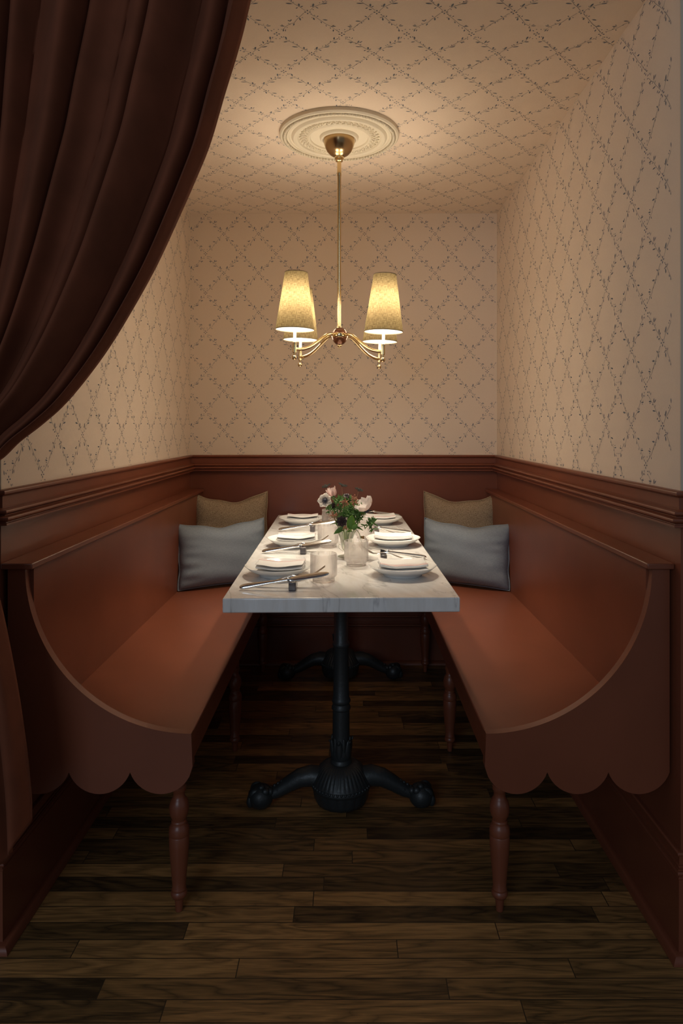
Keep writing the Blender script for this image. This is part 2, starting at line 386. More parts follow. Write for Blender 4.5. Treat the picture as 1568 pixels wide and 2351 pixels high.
STEMS = [
 [(392,850),(430,880),(460,912),(512,945),(545,985),(590,1030),(650,1085),(672,1110)],
 [(712,1122),(748,1068),(800,1028),(850,975),(885,932),(930,908),(940,862)],
 [(1092,860),(1120,892),(1165,930),(1205,978),(1240,1022),(1285,1062),(1330,1118)],
 [(1372,1115),(1410,1062),(1440,1040),(1490,1012),(1525,965),(1560,918),(1600,876),(1650,846)],
 [(378,728),(430,692),(468,662),(505,605),(545,552),(605,482),(638,425),(655,420)],
 [(728,428),(770,476),(820,545),(848,590),(900,625),(930,690)],
 [(1078,690),(1115,636),(1160,590),(1205,572),(1240,510),(1268,472),(1312,412)],
 [(1370,415),(1430,480),(1475,535),(1530,600),(1575,636),(1620,694),(1660,738)]]
def print_pattern(name, parent, org, ux, vx, nrm, rng, m):
    """org: world point of node A; ux, vx: directions of the paper; rng: (umin, umax, vmin, vmax) as a test on world points"""
    mb = MB(); org = Vector(org); ux = Vector(ux); vx = Vector(vx); nrm = Vector(nrm)*.0004
    def W(px, py, i, j): return org + ux*((px-345)/SC + i*TW) + vx*(-(py-770)/SC + j*TH) + nrm
    def ok(ps): return all(rng(p) for p in ps)
    for i in range(-8, 9):
        for j in range(-14, 15):
            c = W(1000, 800, i, j)
            if not (rng(c) or rng(W(345, 400, i, j)) or rng(W(1679, 400, i, j)) or rng(W(345, 1140, i, j)) or rng(W(1679, 1140, i, j))): continue
            def leaf(x0, y0, x1, y1, wd):
                dx, dy = x1-x0, y1-y0; L = math.hypot(dx, dy); nx, ny = -dy/L*wd/2, dx/L*wd/2
                q = [(0, 0), (.3, .72), (.6, 1), (.85, .62), (1, 0), (.85, -.62), (.6, -1), (.3, -.72)]
                ps = [W(x0+dx*a+nx*b, y0+dy*a+ny*b, i, j) for a, b in q]
                if ok(ps): mb.add(ps, [tuple(range(8))])
            for l in LEAVES: leaf(*l)
            for k, (nx_, ny_) in NODES.items():
                for dx, dy in ((0, -1), (0, 1), (1, 0), (-1, 0)):
                    leaf(nx_+dx*9, ny_+dy*9, nx_+dx*35, ny_+dy*35, 16)
            for st in STEMS:
                for (x0, y0), (x1, y1) in zip(st[:-1], st[1:]):
                    dx, dy = x1-x0, y1-y0; L = math.hypot(dx, dy); nx, ny = -dy/L*1.7, dx/L*1.7
                    ps = [W(x0+nx, y0+ny, i, j), W(x1+nx, y1+ny, i, j), W(x1-nx, y1-ny, i, j), W(x0-nx, y0-ny, i, j)]
                    if ok(ps): mb.add(ps, [(0, 1, 2, 3)])
    return mb
def wall_with_print(name, boxmb, mats, pm):
    base = len(boxmb.v)
    boxmb.v += pm.v; boxmb.f += [tuple(base+i for i in f) for f in pm.f]; boxmb.mi += [2]*len(pm.f)
    return struct(boxmb.build(name, mats, smooth=0, merge=False))
# ---------------------------------------------------------------- structure
fl = MB(); fl.add([(-3, -3.2, 0), (3, -3.2, 0), (3, 3.6, 0), (-3, 3.6, 0), (-3, -3.2, -.1), (3, -3.2, -.1), (3, 3.6, -.1), (-3, 3.6, -.1)],
   [(0, 1, 2, 3), (7, 6, 5, 4), (0, 4, 5, 1), (1, 5, 6, 2), (2, 6, 7, 3), (3, 7, 4, 0)])
struct(fl.build('floor', M['floor'], smooth=0))
inb = lambda p: XL+.002 < p.x < XR-.002 and RAIL+.002 < p.z < ZC-.002
mb = MB().box(XL-.12, XR+.12, YB, YB+.1, 1.0, ZC+.1, 0).box(XL-.12, XR+.12, YB, YB+.1, 0, 1.0, 1)
wall_with_print('wall_back', mb, [M['paper_back'], M['paint'], M['ink']],
    print_pattern('p', None, (-.722, YB, 1.2763), (1, 0, 0), (0, 0, 1), (0, -1, 0), inb, None))
ins = lambda p: YFL+.004 < p.y < YB-.002 and RAIL+.002 < p.z < ZC-.002
mb = MB().box(XL-.12, XL, YFL, YB, 1.0, ZC+.1, 0).box(XL-.12, XL, YFL, YB, 0, 1.0, 1)
wall_with_print('wall_left', mb, [M['paper_side'], M['paint'], M['ink']],
    print_pattern('p', None, (XL, 1.785, 1.2713), (0, 1, 0), (0, 0, 1), (1, 0, 0), ins, None))
mb = MB().box(XR, XR+.12, YF, YB, 1.0, ZC+.1, 0).box(XR, XR+.12, YF, YB, 0, 1.0, 1)
wall_with_print('wall_right', mb, [M['paper_side'], M['paint'], M['ink']],
    print_pattern('p', None, (XR, 1.722, 1.299), (0, -1, 0), (0, 0, 1), (-1, 0, 0), ins, None))
inc = lambda p: XL+.002 < p.x < XR-.002 and YF+.004 < p.y < YB-.002
mb = MB().box(XL, XR, YF, YB, ZC, ZC+.1, 0)
wall_with_print('ceiling', mb, [M['paper_ceiling'], M['paint'], M['ink']],
    print_pattern('p', None, (-.0184, 1.871, ZC), (1, 0, 0), (0, -1, 0), (0, 0, -1), inc, None))
# front wall around the opening: cream above, painted panelling below
for nm, x0, x1 in (('wall_front_right', XR, 1.9), ('wall_front_left', -1.9, XL)):
    a, b_ = (x0+.12, x1) if x0 > 0 else (x0, x1-.12)
    Y_ = YF if x0 > 0 else YFL
    mb = MB().box(a, b_, Y_, Y_+.1, 1.0, 2.9, 0).box(a, b_, Y_, Y_+.1, 0, 1.0, 1)
    # return of the wall end beside the opening
    e0, e1 = (XR+.0, XR+.12) if x0 > 0 else (XL-.12, XL)
    mb.box(e0, e1, Y_-.004, Y_, 1.0, 2.9, 0).box(e0, e1, Y_-.004, Y_, 0, 1.0, 1)
    struct(mb.build(nm, [M['beige'], M['paint']], smooth=0))
struct(MB().box(XL-.12, XR+.12, YF-.004, YF+.1, ZC+.1, 2.9).build('wall_front', M['beige'], smooth=0))

# swept mouldings, mitred at the corners
PATH = [Vector((1.9, YF-.004)), Vector((XR, YF-.004)), Vector((XR, YB)), Vector((XL, YB)), Vector((XL, YFL-.004)), Vector((-1.9, YFL-.004))]
def path_off(i):
    # inward (room side) offset direction at path vertex i
    def nrm(a, b): d = (b-a).normalized(); return Vector((-d.y, d.x))
    if i == 0: n_ = nrm(PATH[0], PATH[1])
    elif i == len(PATH)-1: n_ = nrm(PATH[-2], PATH[-1])
    else:
        n1, n2 = nrm(PATH[i-1], PATH[i]), nrm(PATH[i], PATH[i+1]); b = (n1+n2).normalized(); return b/(b.dot(n1))
    return n_
sgn = 1 if path_off(2).dot(Vector((-1, -1))) > 0 else -1
def moulding(name, idx, prof):
    mb = MB(); n = len(prof); vs = []
    for i in idx:
        o_ = path_off(i)*sgn
        for d, z in prof: vs.append((PATH[i].x+o_.x*d, PATH[i].y+o_.y*d, z))
    fs = []
    for k in range(len(idx)-1):
        for j in range(n-1): fs.append((k*n+j, k*n+j+1, (k+1)*n+j+1, (k+1)*n+j))
    fs.append(tuple(range(n))); fs.append(tuple((len(idx)-1)*n+j for j in range(n-1, -1, -1)))
    mb.add(vs, fs); return struct(mb.build(name, M['paint'], smooth=35))
def arc(cx, cz, r, a0, a1, n=6): return [(cx+r*cos(radians(a0+(a1-a0)*k/n)), cz+r*sin(radians(a0+(a1-a0)*k/n))) for k in range(n+1)]
rail_prof = [(0, 1.054)] + [(.010, 1.054)] + arc(.012, 1.0475, .0065, 80, -80) + [(.009, 1.040), (.0075, 1.038), (.0075, 1.0125)] + \
    [(.016, 1.0115), (.020, 1.009)] + arc(.022, 1.0045, .0045, 70, -60) + [(.021, .9995), (.0185, .9975), (.0185, .9955), (.028, .9945)] + arc(.0295, .990, .0045, 80, -60) + \
    [(.0275, .9835), (.024, .982), (.024, .9795), (.027, .979), (.027, .9745), (.018, .9725), (0, .972)]
moulding('trim_1', (2, 3), rail_prof); moulding('trim_2', (3, 4, 5), rail_prof); moulding('trim_3', (0, 1, 2), rail_prof)
base_prof = [(0, .243), (.006, .243)] + arc(.008, .2385, .0045, 80, -80) + [(.006, .232), (.006, .214), (.010, .213), (.010, .210), (.007, .209), (.007, .206), (.011, .205), (.011, .202), (.008, .200)] + arc(.008, .195, .005, 70, -80) + [(.006, .187), (.0095, .184), (.0095, .182), (.008, .18), (.009, .022)] + arc(.009, .0, .020, 90, 0) + [(0, 0)]
base_prof = [(d, max(z, .001)) for d, z in base_prof]
moulding('baseboard_back', (2, 3), base_prof); moulding('baseboard_left', (3, 4, 5), base_prof); moulding('baseboard_right', (0, 1, 2), base_prof)

# ---------------------------------------------------------------- benches
YE = 1.577
leg_prof_px = [(1802, 14), (1804, 16.5), (1812, 16.5), (1815, 14), (1822, 13), (1828, 13.5), (1832, 16), (1838, 19.5), (1847, 21.8), (1855, 22.3), (1864, 21.5), (1872, 19), (1878, 16), (1881, 15.5), (1883, 17.5), (1886, 17.5), (1889, 17), (1893, 20), (1899, 22.5), (1907, 23.2), (1914, 23), (1915.5, 22), (1917, 22.8), (1940, 22.5), (1965, 20.8), (1990, 18.6), (2015, 16.4), (2034, 15), (2037, 16.5), (2041, 16.5), (2042, 15.5), (2046, 18.3), (2052, 18.5), (2057, 16), (2059, 11), (2070, 9.5), (2090, 8)]
leg_prof = [(r/928.0, max(.001, 1.2-(y-978)/928.0)) for y, r in leg_prof_px]
leg_prof = [(.016, .43)] + leg_prof
def bench(name, sg, label, xin, xback, xwall):
    """sg -1 left, +1 right; xin = seat front edge, xback = face of the backrest, xwall = wall face (all |x|)"""
    root = thing(name, label, 'bench', (sg*(xin+xwall)/2, (YE+YB)/2, 0))
    P = Vector(root.location)
    def bld(mb, nm, bev=0, sm=40):
        mb.v = [(x*sg-P.x, y-P.y, z) for x, y, z in mb.v]
        o = mb.build(nm, M['paint'], root, smooth=sm)
        if bev: bevel(o, bev)
        return o
    ZS = .487
    yb = YB-.0125
    bld(MB().box(xin, xback+.018, YE+.022, yb-.012, ZS-.022, ZS), 'seat', .0025)
    bld(MB().box(xback, xback+.020, YE+.022, yb-.002, ZS-.08, .870), 'backrest', .0)
    bld(MB().box(xback-.011, xwall-.001, YE-.010, yb-.004, .870, .884), 'cap_rail', .0025)
    bld(MB().box(xin+.003, xin+.023, YE+.022, yb-.012, .413, ZS-.022), 'apron', .0015)
    # end panel: quarter circle above, three scallops below
    R_ = .3835; cx, cz = xin, ZS+.002+R_
    poly = []
    for k in range(49):
        a = radians(90*k/48); poly.append((cx+R_*sin(a)*1.0, cz-R_*cos(a)))
    xo = min(cx+3*.1413, xwall-.004)
    poly.append((cx+R_, .870)); poly.append((xo, .870))
    zc_, sag = .4, .0505
    wd = (xo-cx)/3; rr = ((wd/2)**2+sag**2)/(2*sag)
    for k in range(3):
        xa = xo-k*wd; mid = xa-wd/2; a0 = math.asin(min(1, (wd/2)/rr))
        for q in range(17):
            a = a0-2*a0*q/16
            poly.append((mid+rr*sin(a), zc_+ (rr-sag) - rr*cos(a)))
    poly[-1] = (cx-.003, zc_+.013)
    bld(MB().prism(poly, YE, YE+.022), 'end_panel', .0018, 30)
    for yl in (1.690, 2.52, 3.33):
        bld(MB().lathe(leg_prof, 32, (xin+.056, yl, 0)), 'leg', 0, 50)
    return root
bench('banquette_bench', -1, 'terracotta painted wooden bench with scalloped end panel along the left wall', .3633, .737, .800)
bench('banquette_bench', 1, 'terracotta painted wooden bench with scalloped end panel along the right wall', .318, .697, .750)

# ---------------------------------------------------------------- table
TA = radians(.94)  # the table stands slightly skewed
T0 = Vector((-.031, 2.569, 0)); TL = 1.636; TWD = .610
table = thing('dining_table', 'long white marble topped table on black cast iron pedestals between the benches', 'table', T0, TA)
o = MB().box(-TWD/2, TWD/2, -TL/2, TL/2, TZ-.038, TZ).build('tabletop', M['marble'], table)
o['label'] = 'white veined marble slab'; bevel(o, .0035, 3)
def pedestal(yl, px):
    col = [(.048, .7205), (.048, .712), (.026, .700), (.0235, .69), (.0225, .60), (.0225, .525), (.0255, .520), (.0275, .514), (.0255, .508), (.0235, .504),
           (.024, .42), (.0255, .348), (.028, .343), (.0300, .337), (.028, .331), (.025, .327), (.030, .318), (.030, .312), (.0265, .308), (.0268, .235), (.0275, .20)]
    lo_ = [(.0275, .200), (.031, .190), (.033, .180), (.0325, .165), (.030, .155), (.033, .150), (.034, .144), (.031, .140)]
    p = MB().lathe(col+lo_, 40, (0, 0, 0)).build('pedestal', M['iron'], table, (px, yl, 0))
    # raised leaves at the bottom of the column
    mb = MB()
    for k in range(6):
        a = 2*pi*k/6+.3
        Rz = Matrix.Rotation(a, 3, 'Z')
        mb.ball((.0295*cos(a), .0295*sin(a), .186), (.0065, .0115, .034), 12, 12, R=Rz @ Matrix.Rotation(.08, 3, 'Y'))
        mb.ball((.0355*cos(a), .0355*sin(a), .212), (.0035, .0055, .008), 8, 6, R=Rz @ Matrix.Rotation(.6, 3, 'Y'))
        b2 = a+pi/6; mb.ball((.0285*cos(b2), .0285*sin(b2), .200), (.0050, .0065, .026), 10, 10, R=Matrix.Rotation(b2, 3, 'Z'))
    mb.build('leaf_ornament', M['iron'], p)
    dome = [(.030, .143), (.044, .141), (.060, .134), (.071, .122), (.083, .104), (.091, .092), (.0935, .088), (.0915, .085), (.094, .080), (.094, .074), (.090, .070), (.088, .066), (.084, .040), (.078, .026), (.066, .022), (.0, .022)]
    fl_ = lambda a, k: 1 + (.03*abs(sin(a*20)) if 2 <= k <= 4 else (.018*abs(sin(a*9)) if 11 <= k <= 13 else 0))
    mb = MB().lathe(dome, 240, rmod=fl_)
    for k in range(48):
        a = 2*pi*k/48; mb.ball((.092*cos(a), .092*sin(a), .0835), .0046, 8, 5)
    mb.build('dome_base', M['iron'], p, smooth=60)
    for sg in (-1, 1):
        mb = MB()
        pts = [(.060, .092), (.095, .100), (.130, .093), (.165, .074), (.200, .052), (.232, .042)]
        mb.tube([(sg*x, 0, z) for x, z in pts], [.034, .032, .028, .024, .020, .018], 14)
        for k in range(12):   # beaded spine
            t = k/11; x = .10+.12*t; z = .1265-.062*t**1.25; mb.ball((sg*x, 0, z-.002), .0055, 8, 5)
        for q in (-1, 1):
            for k in range(8):
                t = k/7; mb.ball((sg*(.10+.11*t), q*(.021-.006*t), .112-.062*t**1.2), (.009, .004, .007), 8, 5)
        # paw
        mb.ball((sg*.252, -.004, .0385), (.040, .040, .0375), 20, 12)
        for q in (-.022, -.007, .008, .023):
            mb.ball((sg*.266, q, .050), (.022, .0095, .021), 12, 8)
            mb.ball((sg*.283, q, .030), (.012, .008, .018), 10, 7)
        mb.ball((sg*.236, -.026, .062), (.013, .009, .012), 10, 7); mb.ball((sg*.249, -.018, .073), (.011, .010, .009), 10, 7)
        mb.ball((sg*.222, -.012, .057), (.012, .012, .012), 10, 7)
        mb.build('claw_foot', M['iron'], p, smooth=70)
pedestal(2.150-T0.y, .001); pedestal(3.235-T0.y, .003)

# ---------------------------------------------------------------- ceiling medallion
MX, MY = -.034, 2.511
med = thing('ceiling_medallion', 'round cream plaster medallion with beaded rim around the chandelier canopy', 'medallion', (MX, MY, ZC))
pr = [(.0, 0), (.219, 0), (.219, -.012), (.214, -.017), (.209, -.018), (.2075, -.011), (.201, -.010), (.1945, -.011), (.192, -.017), (.184, -.018), (.182, -.015), (.176, -.0145), (.174, -.018),
      (.168, -.023), (.160, -.024), (.153, -.021), (.150, -.016), (.146, -.0145), (.120, -.0150), (.117, -.019), (.112, -.0215), (.107, -.019), (.105, -.014), (.085, -.012), (.072, -.013), (.070, -.020), (.066, -.024), (.062, -.024), (.059, -.019), (.0, -.019)]
MB().lathe(pr, 96).build('disc', M['plaster'], med, smooth=30)
mb = MB()
for k in range(100):
    a = 2*pi*k/100; mb.ball((.2005*cos(a), .2005*sin(a), -.0155), (.0060, .0064, .0085), 10, 7)
mb.build('bead_ring', M['plaster'], med)
mb = MB()
for k in range(40):
    a = 2*pi*k/40; R = Matrix.Rotation(a, 3, 'Z')
    for t in range(6):
        u = t/5; mb.ball(R @ Vector((.122+.022*u, .010*sin(u*pi*1.3)-.004, -.016)), (.0042, .0042*(1.2-u*.4), .0045), 8, 5, R=R)
    mb.ball(R @ Vector((.136, -.006, -.0155)), (.0055, .0035, .004), 8, 5, R=R)
mb.build('leaf_band', M['plaster'], med)

# ---------------------------------------------------------------- chandelier
ch = thing('chandelier', 'four armed brass chandelier with tan linen shades hanging over the table', 'chandelier', (MX, MY, ZC-.019))
H0 = ZC-.019
cp = [(.0, 0)] + [(.0575, -.001), (.0575, -.006), (.056, -.016), (.052, -.030), (.045, -.044), (.035, -.055), (.024, -.062), (.018, -.065)]
MB().lathe(cp, 64).build('canopy', M['brass_dark'], ch)
MB().lathe([(.010, -.058), (.0165, -.063), (.018, -.068), (.0165, -.073), (.011, -.075), (.0135, -.078), (.013, -.082), (.008, -.085), (.0, -.085)], 32).build('collar', M['brass'], ch)
HZ = 1.530-H0
mb = MB().lathe([(.0075, -.083), (.0078, -.12), (.0078, -.135), (.0066, -.137), (.0066, HZ+.05), (.0066, HZ+.02)], 24)
mb.lathe([(.0066, HZ+.036), (.0085, HZ+.033), (.0085, HZ+.028)], 24)
mb.build('rod', M['brass'], ch)
TILT = Matrix.Rotation(radians(1.4), 3, 'Y'); HC = Vector((.002, 0, HZ))
def tilt(p): return HC + TILT @ (Vector(p)-Vector((0, 0, HZ)))
def T_(mb): mb.v = [tuple(tilt(p)) for p in mb.v]; return mb
hub = []
for k in range(17):
    t = pi*k/16; hub.append((.029*sin(t)+.0001, HZ+.033*cos(t)))
mb = T_(MB().lathe(hub, 40)); hb = mb.build('hub', M['wood_ball'], ch); hb['label'] = 'reddish brown ball'
T_(MB().lathe([(.0285, HZ+.010), (.0305, HZ+.008), (.031, HZ+.001), (.0305, HZ-.004), (.0285, HZ-.006)], 40)).build('brass_band', M['brass'], hb)
mb = MB().lathe([(.008, HZ-.032), (.009, HZ-.035), (.006, HZ-.038), (.0045, HZ-.040), (.0045, HZ-.043), (.0, HZ-.046)], 20)
T_(mb).build('hub_finial', M['brass'], hb)
for ax, ay in ((-.154, -.140), (.154, -.140), (-.154, .140), (.154, .140)):
    q = [(.14, 1.5345), (.22, 1.5335), (.30, 1.528), (.40, 1.515), (.50, 1.500), (.60, 1.486), (.70, 1.475), (.80, 1.468), (.90, 1.464), (1.0, 1.4630)]
    dz = 0
    mb = T_(MB().tube([(ax*t, ay*t, z-H0) for t, z in q], .0060, 12)); am = mb.build('arm', M['brass'], ch)
    mb = MB().lathe([(.0001, 1.487-H0), (.0062, 1.487-H0), (.0066, 1.484-H0), (.0066, 1.452-H0), (.0045, 1.450-H0), (.0040, 1.441-H0)], 20, (ax, ay, 0))
    mb.ball((ax, ay, 1.434-H0), .0086, 16, 12)
    T_(mb).build('finial', M['brass'], am)
    T_(MB().lathe([(.0055, 1.486-H0), (.0055, 1.596-H0), (.0001, 1.597-H0)], 20, (ax, ay, 0))).build('candle_tube', M['ivory'], am)
    bp_ = [(.0001, 1.596), (.008, 1.597), (.009, 1.606), (.014, 1.618), (.0165, 1.632), (.0155, 1.648), (.010, 1.664), (.004, 1.674), (.0001, 1.676)]
    b_ = T_(MB().lathe([(r, z-H0) for r, z in bp_], 16, (ax, ay, 0))).build('bulb', M['bulb'], am); b_['label'] = 'lit candle bulb'
    sh = MB().lathe([(.0672-(.0672-.0395)*k/8, 1.531+(.1975)*k/8-H0) for k in range(9)], 64, (ax, ay, 0), uv=True)
    T_(sh)
    me_o = sh.build('lamp_shade', M['shade'], am, merge=False)
    me_o['label'] = 'tan linen shade glowing from within'
    for r, z in ((.0672, 1.531), (.0395, 1.7285)):
        tr_ = MB().lathe([(r+.0006, z-.0012-H0), (r+.0008, z+.0012-H0), (r-.0004, z+.0014-H0), (r-.0006, z-.0012-H0)], 64, (ax, ay, 0), close=True)
        T_(tr_).build('shade_edging', M['shade_trim'], am)
    # fill lights added to the bulb's own; this one sits at the mouth
    pl = bpy.data.lights.new('mouth_fill', 'POINT'); pl.energy = MOUTH_FILL; pl.color = (1, .86, .66); pl.shadow_soft_size = .05
    po = bpy.data.objects.new('mouth_fill', pl); COL.objects.link(po); po.location = tilt((ax, ay, 1.520-H0)); po.parent = am
    sl = bpy.data.lights.new('down_fill', 'SPOT'); sl.energy = SPOT; sl.color = (1, .88, .70); sl.shadow_soft_size = .02  # spot added inside the shade to brighten the table below
    sl.spot_size = radians(72); sl.spot_blend = .35
    so_ = bpy.data.objects.new('down_fill', sl); COL.objects.link(so_); so_.location = tilt((ax, ay, 1.592-H0)); so_.parent = am
    gl = bpy.data.lights.new('shade_fill', 'POINT'); gl.energy = SHADE_FILL; gl.color = (1, .86, .66); gl.shadow_soft_size = .085  # added light, larger than the shade so it reaches the walls
    go = bpy.data.objects.new('shade_fill', gl); COL.objects.link(go); go.location = tilt((ax, ay, 1.63-H0)); go.parent = am

# ---------------------------------------------------------------- cushions
def cushion(name, mat_, c, ang, lean, W_, H_, T, label, sag=.02, seed=0, seam=True):
    """c: middle of the bottom edge; ang: direction of the width in plan; lean: backwards tilt"""
    rnd = random.Random(seed); wr = [(rnd.uniform(-2, 2), rnd.uniform(-1, 1), rnd.uniform(2, 9), rnd.uniform(0, 6)) for _ in range(9)]
    ph = [rnd.uniform(0, 6) for _ in range(6)]
    def surf(side):
        def fn(u, v):
            x = 2*u-1; y = 2*v-1
            # edges drawn in between the pointed corners
            ex = 1-.055*(1-y*y)**1.0 - .008*sin(9*y+ph[0]); ey = 1-.05*(1-x*x)
            top = -sag*(1-abs(x)**1.6)*max(0, y) + .005*sin(7*x+ph[1])*max(0, y)*(1-x*x)
            px = x*ex*W_/2; pz = (y*ey*.5+.5)*H_ + top
            th = T/2*(max(0, 1-x**4)*max(0, 1-y**4))**.55
            # wrinkles radiating from the short sides
            e = max(0, abs(x)-.35)/.65
            wv_ = sum(sin(k*y*3+p+a*x*2) for a, b_, k, p in wr)/9
            th += .016*e*e*wv_*(1-x**6)*(1-y**6) + .003*sin(5*x+3*y+ph[2])*sin(6*y-2*x+ph[3])*(1-x**4)*(1-y**4)
            return Vector((px, -side*th, pz))
        return fn
    mb = MB(); mb.grid(surf(1), 44, 34); mb.grid(surf(-1), 44, 34)
    bz = .0
    R = Matrix.Rotation(ang, 3, 'Z') @ Matrix.Rotation(-lean, 3, 'X')
    mb.v = [tuple(R @ Vector(p)) for p in mb.v]
    root = thing(name, label, 'cushion', c)
    o = mb.build('cushion_cover', mat_, root, smooth=80)
    # seam piping round the edge
    pts = []
    f = surf(0)
    N = 30
    for k in range(N): pts.append(f(k/N, 0))
    for k in range(N): pts.append(f(1, k/N))
    for k in range(N): pts.append(f(1-k/N, 1))
    for k in range(N+1): pts.append(f(0, 1-k/N))
    mb = MB().tube([R @ p for p in pts], .0028, 8); mb.build('seam', mat_, root)
    return root
ZS = .487
cushion('scatter_cushion', M['tan_boucle'], (-.572, 3.335, ZS+.004), radians(14), radians(8), .370, .385, .12, 'speckled tan square cushion on the left bench, behind the blue-grey one', .042, 1)
cushion('lumbar_cushion', M['blue_linen'], (-.552, 3.035, ZS+.005), radians(29), radians(9), .415, .285, .12, 'blue-grey lumbar cushion standing on the left bench', .022, 2)
cushion('scatter_cushion', M['tan_boucle'], (.545, 3.335, ZS+.004), radians(-15), radians(8), .375, .385, .12, 'speckled tan square cushion on the right bench, behind the blue-grey one', .042, 3)
cushion('lumbar_cushion', M['blue_linen'], (.512, 3.035, ZS+.005), radians(-29), radians(9), .415, .285, .12, 'blue-grey lumbar cushion standing on the right bench', .022, 4)

# ---------------------------------------------------------------- table setting
def plate_root():
    root = thing('plate', '', 'plate', group='salad plates along the table')
    pr = [(.0001, .004), (.052, .004), (.053, .0005), (.057, .0005), (.060, .006), (.076, .0125), (.090, .0200), (.0985, .0270), (.1005, .0290), (.0995, .0302), (.0960, .0290), (.088, .0232), (.074, .0150), (.062, .0098), (.056, .0085), (.0001, .0080)]
    rm = lambda a, k: 1+(.018*(abs(cos(4*a))**1.6-.5) if 6 <= k <= 11 else 0)
    MB().lathe(pr, 96, rmod=rm).build('dish', M['porcelain'], root, smooth=60)
    return root
PL = [((-.206, 2.022), 0, 'white plate on the left side of the table, nearest the front edge'), ((-.198, 2.517), 0, 'white plate on the left side of the table, middle of three'), ((-.213, 3.09), 0, 'white plate on the left side of the table, nearest the back wall'),
      ((.160, 2.025), pi, 'white plate on the right side of the table, nearest the front edge'), ((.165, 2.530), pi, 'white plate on the right side of the table, middle of three'), ((.142, 3.09), pi, 'white plate on the right side of the table, nearest the back wall')]
p0 = None
def napkin(i, x, y, rz, label):
    # folded cloth: three layers, the fold facing the near side
    W_ = .139; rnd = random.Random(i)
    a1, a2 = rnd.uniform(0, 6), rnd.uniform(0, 6)
    path = [(a, b_*1.45) for a, b_ in [(.050, .0005), (.0, .0005), (-.050, .0005), (-.0535, .0025), (-.0525, .0055), (-.048, .0062), (-.020, .0066), (.040, .0066), (.0445, .0080), (.0445, .0100), (.041, .0110), (.0, .0114), (-.042, .0116), (-.0450, .0128), (-.0440, .0150), (-.040, .0158), (.0, .0160), (.052, .0158)]]
    th = .0022
    top = []
    L = [0]
    for (a, b_), (c, d) in zip(path[:-1], path[1:]): L.append(L[-1]+math.hypot(c-a, d-b_))
    mb = MB(); nu = 16
    def fn(u, v):
        q_ = v*L[-1]; i0 = max(i_ for i_ in range(len(path)-1) if L[i_] <= q_+1e-9); t = min(1, (q_-L[i0])/(L[i0+1]-L[i0]))
        py = path[i0][0]*(1-t)+path[i0+1][0]*t; pz = path[i0][1]*(1-t)+path[i0+1][1]*t
        x_ = (u-.5)*W_
        sag_ = .0030*sin(pi*u)*(pz/.028)
        return Vector((x_ + .002*sin(5*py*30+a1)*(u-.5), py+.0014*sin(u*7+a2)+(u-.5)*.006*(pz/.028-.5), pz - sag_ + .0008*sin(u*11+a1)*(pz/.028) + .14*max(0, math.hypot(x_, py)-.050)))
    mb.grid(fn, nu, 110)
    ob = mb.build('napkin', M['napkin'], None, (x, y, TZ+.0130), (0, 0, rz), merge=False)
    sd = ob.modifiers.new('solid', 'SOLIDIFY'); sd.thickness = .0016; sd.offset = 1
    sb = ob.modifiers.new('sub', 'SUBSURF'); sb.levels = 1; sb.render_levels = 1
    tag(ob, label, 'napkin', 'folded napkins on the plates')
for i, ((x, y), rz, lb) in enumerate(PL):
    if p0 is None: p0 = plate_root(); p0['label'] = lb; p0.location = (x, y, TZ)
    else: copytree(p0, (x, y, TZ), rz, lb)
    side = 'left' if x < 0 else 'right'; wh = ('nearest the front edge', 'on the middle plate', 'nearest the back wall')[i % 3]
    napkin(i, x+(.006 if x < 0 else .0), y-.002, radians((-2, 1, 2, 2, -3, 1)[i]) + (pi if x < 0 else 0), f'folded white napkin with fine red stripes, {side} side of the table, {wh}')
# cutlery
def loft(mb, secs, n=12):
    """secs: (x, y, z, half width, half thickness, twist)"""
    vs = []; fs = []
    for x, y, z, a, b_, tw in secs:
        for k in range(n):
            t = 2*pi*k/n; py, pz = a*cos(t), b_*sin(t)
            vs.append((x, y+py*cos(tw)-pz*sin(tw), z+py*sin(tw)+pz*cos(tw)))
    m = len(secs)
    for i in range(m-1):
        for k in range(n):
            l = (k+1) % n; fs.append((i*n+k, i*n+l, (i+1)*n+l, (i+1)*n+k))
    fs.append(tuple(range(n-1, -1, -1))); fs.append(tuple((m-1)*n+k for k in range(n)))
    return mb.add(vs, fs)
RH = .0235
def make_knife():
    r = thing('table_knife', '', 'knife', group='table knives along the table')
    tw = radians(42); s = (RH+.009-.007)/.125
    def Z(x): return .0075+(x+.141)*.150
    hs = [(-.143, 0, .002), (-.141, .0055, .0042), (-.134, .0078, .0052), (-.120, .0084, .0054), (-.09, .0070, .0050), (-.05, .0052, .0043), (-.022, .0042, .0039), (-.016, .0062, .0056), (-.012, .0056, .0050), (-.008, .0040, .0036)]
    loft(MB(), [(x, 0, Z(x), max(a, .001), b_, tw) for x, a, b_ in hs], 16).build('handle', M['steel'], r, smooth=60)
    bs = [(-.009, .0042, .0022), (-.003, .0066, .0012), (.004, .0078, .0010), (.05, .0084, .0009), (.078, .0082, .0008), (.090, .0066, .0007), (.0955, .0045, .0006), (.0975, .0012, .0004)]
    loft(MB(), [(x, .0012*0, Z(x)+.0006, a, b_, tw) for x, a, b_ in bs], 8).build('blade', M['steel'], r, smooth=30)
    return r
